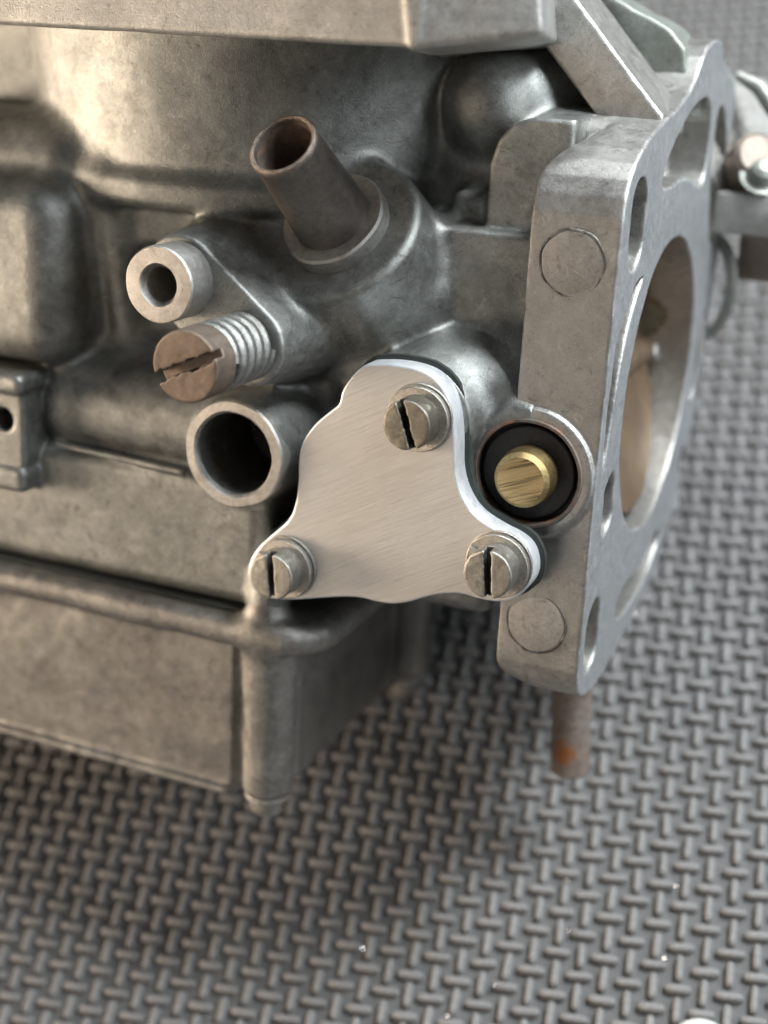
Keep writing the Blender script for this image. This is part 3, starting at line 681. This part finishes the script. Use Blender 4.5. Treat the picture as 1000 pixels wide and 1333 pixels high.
hm = rib_mesh(.28, .098, .18); vm = rib_mesh(.28, .082, .17)
cells = []
for i in range(-60, 61):
    for j in range(-40, 90):
        p = vr * (i * PX / 2) + vc * ((j + .5 * (i % 2)) * PY); cells.append((p, 0))
        cells.append((p + vc * PY * .5, 1))
def cam_pix(p):
    c_ = Rm @ np.array(CARB.inverted() @ Vector(p)) + O; return c_[0] / c_[2] * F + CX, c_[1] / c_[2] * F + CY, c_[2]
ang_r = math.atan2(vr[1], vr[0]); ang_c = math.atan2(vc[1], vc[0])
near = []
for p, kind in cells:
    x, y, z = cam_pix((p[0], p[1], .1))
    blocked = (x < 400 and y < 1010 + .0 * x) or (x < 740 and y < 800) or (640 < x < 800 and y < 900)
    if -5 < x < 1005 and -5 < y < 1338 and not blocked: near.append((z, len(near), p, kind))
near.sort(key=lambda t: t[0]); chosen = {(round(p[0], 3), round(p[1], 3)) for _, _, p, k in near[:300]}
base_r = {}
V3 = {0: np.array([v.co[:] for v in hm.vertices]), 1: np.array([v.co[:] for v in vm.vertices])}
F3 = {0: [list(f.vertices) for f in hm.polygons], 1: [list(f.vertices) for f in vm.polygons]}
vs = []; fs = []; nv = 0
for p, kind in cells:
    ang = ang_r if kind == 0 else ang_c
    if (round(p[0], 3), round(p[1], 3)) in chosen:
        o = link('rib', hm if kind == 0 else vm, m_mat, mat_o)
        o.location = (p[0] + random.gauss(0, .008), p[1] + random.gauss(0, .008), -.02 - random.uniform(0, .02)); o.rotation_euler = (0, 0, ang + random.gauss(0, .025)); q_ = random.uniform(.94, 1.06); o.scale = (q_, random.uniform(.93, 1.07), 1); continue
    ang += random.gauss(0, .025); q_ = random.uniform(.94, 1.06); c_, s_ = math.cos(ang) * q_, math.sin(ang) * q_; v = V3[kind]
    vs.append(np.stack([v[:, 0] * c_ - v[:, 1] * s_ + p[0], v[:, 0] * s_ + v[:, 1] * c_ + p[1], v[:, 2] - .02], 1))
    fs += [[i + nv for i in f] for f in F3[kind]]; nv += len(v)
me = bpy.data.meshes.new('rib_field'); me.from_pydata(np.concatenate(vs).tolist(), [], fs)
me.polygons.foreach_set('use_smooth', [True] * len(me.polygons)); me.update()
rf = link('rib_field', me, m_mat, mat_o); rf['kind'] = 'stuff'
# ------------------------------------------------------------------ small things on the mat
def on_mat(px_, py_, z=0.):
    ci = np.array(campos); d = np.array([(px_ - CX) / F, (py_ - CY) / F, 1.]); dl = Rm.T @ d
    a = CARB @ Vector(ci); e = CARB @ Vector(ci + dl); t = (z - a.z) / (e.z - a.z); return a + (e - a) * t
m_glint = plain('bright_metal_bead', (.85, .86, .88), .12, 1.0)
sp = [(741, 1146, 'leftmost upper shiny bead on the right side of the mat'), (880, 1154, 'shiny metal bead highest on the right side of the mat'), (741, 1213, 'small shiny bead below the upper middle bead'),
      (866, 1248, 'shiny metal bead nearest the lower right of the mat'), (583, 1262, 'shiny metal bead left of the lower middle of the mat'), (643, 1283, 'shiny metal bead at the lower middle of the mat'),
      (472, 1234, 'bright bead on a brown lit rib, farthest left of the lower beads'), (583, 1323, 'shiny metal bead at the very bottom edge of the photo'), (141, 1128, 'tiny bright chip on the warm lit mat at the left below the bowl')]
for px_, py_, lb in sp:
    p = on_mat(px_, py_, .2); bm = bmesh.new(); bmesh.ops.create_icosphere(bm, subdivisions=2, radius=.04)
    for v in bm.verts: v.co *= random.uniform(.8, 1.15)
    o = link('metal_bead', finish(bm), m_glint); o.location = p
    o['label'] = lb; o['category'] = 'metal bead'; o['group'] = 'shiny metal beads scattered on the mat'
p = on_mat(912, 1369, .35)
o = link('white_cap', lathe([(0, .34), (.2, .33), (.42, .27), (.56, .15), (.62, 0), (.6, -.3), (0, -.3)], 48, (0, 0, 0), (0, 0, 1)), plain('white_plastic', (.75, .76, .72), .35)); o.location = p
o['label'] = 'white rounded cap on the mat, cut off by the bottom edge'; o['category'] = 'cap'
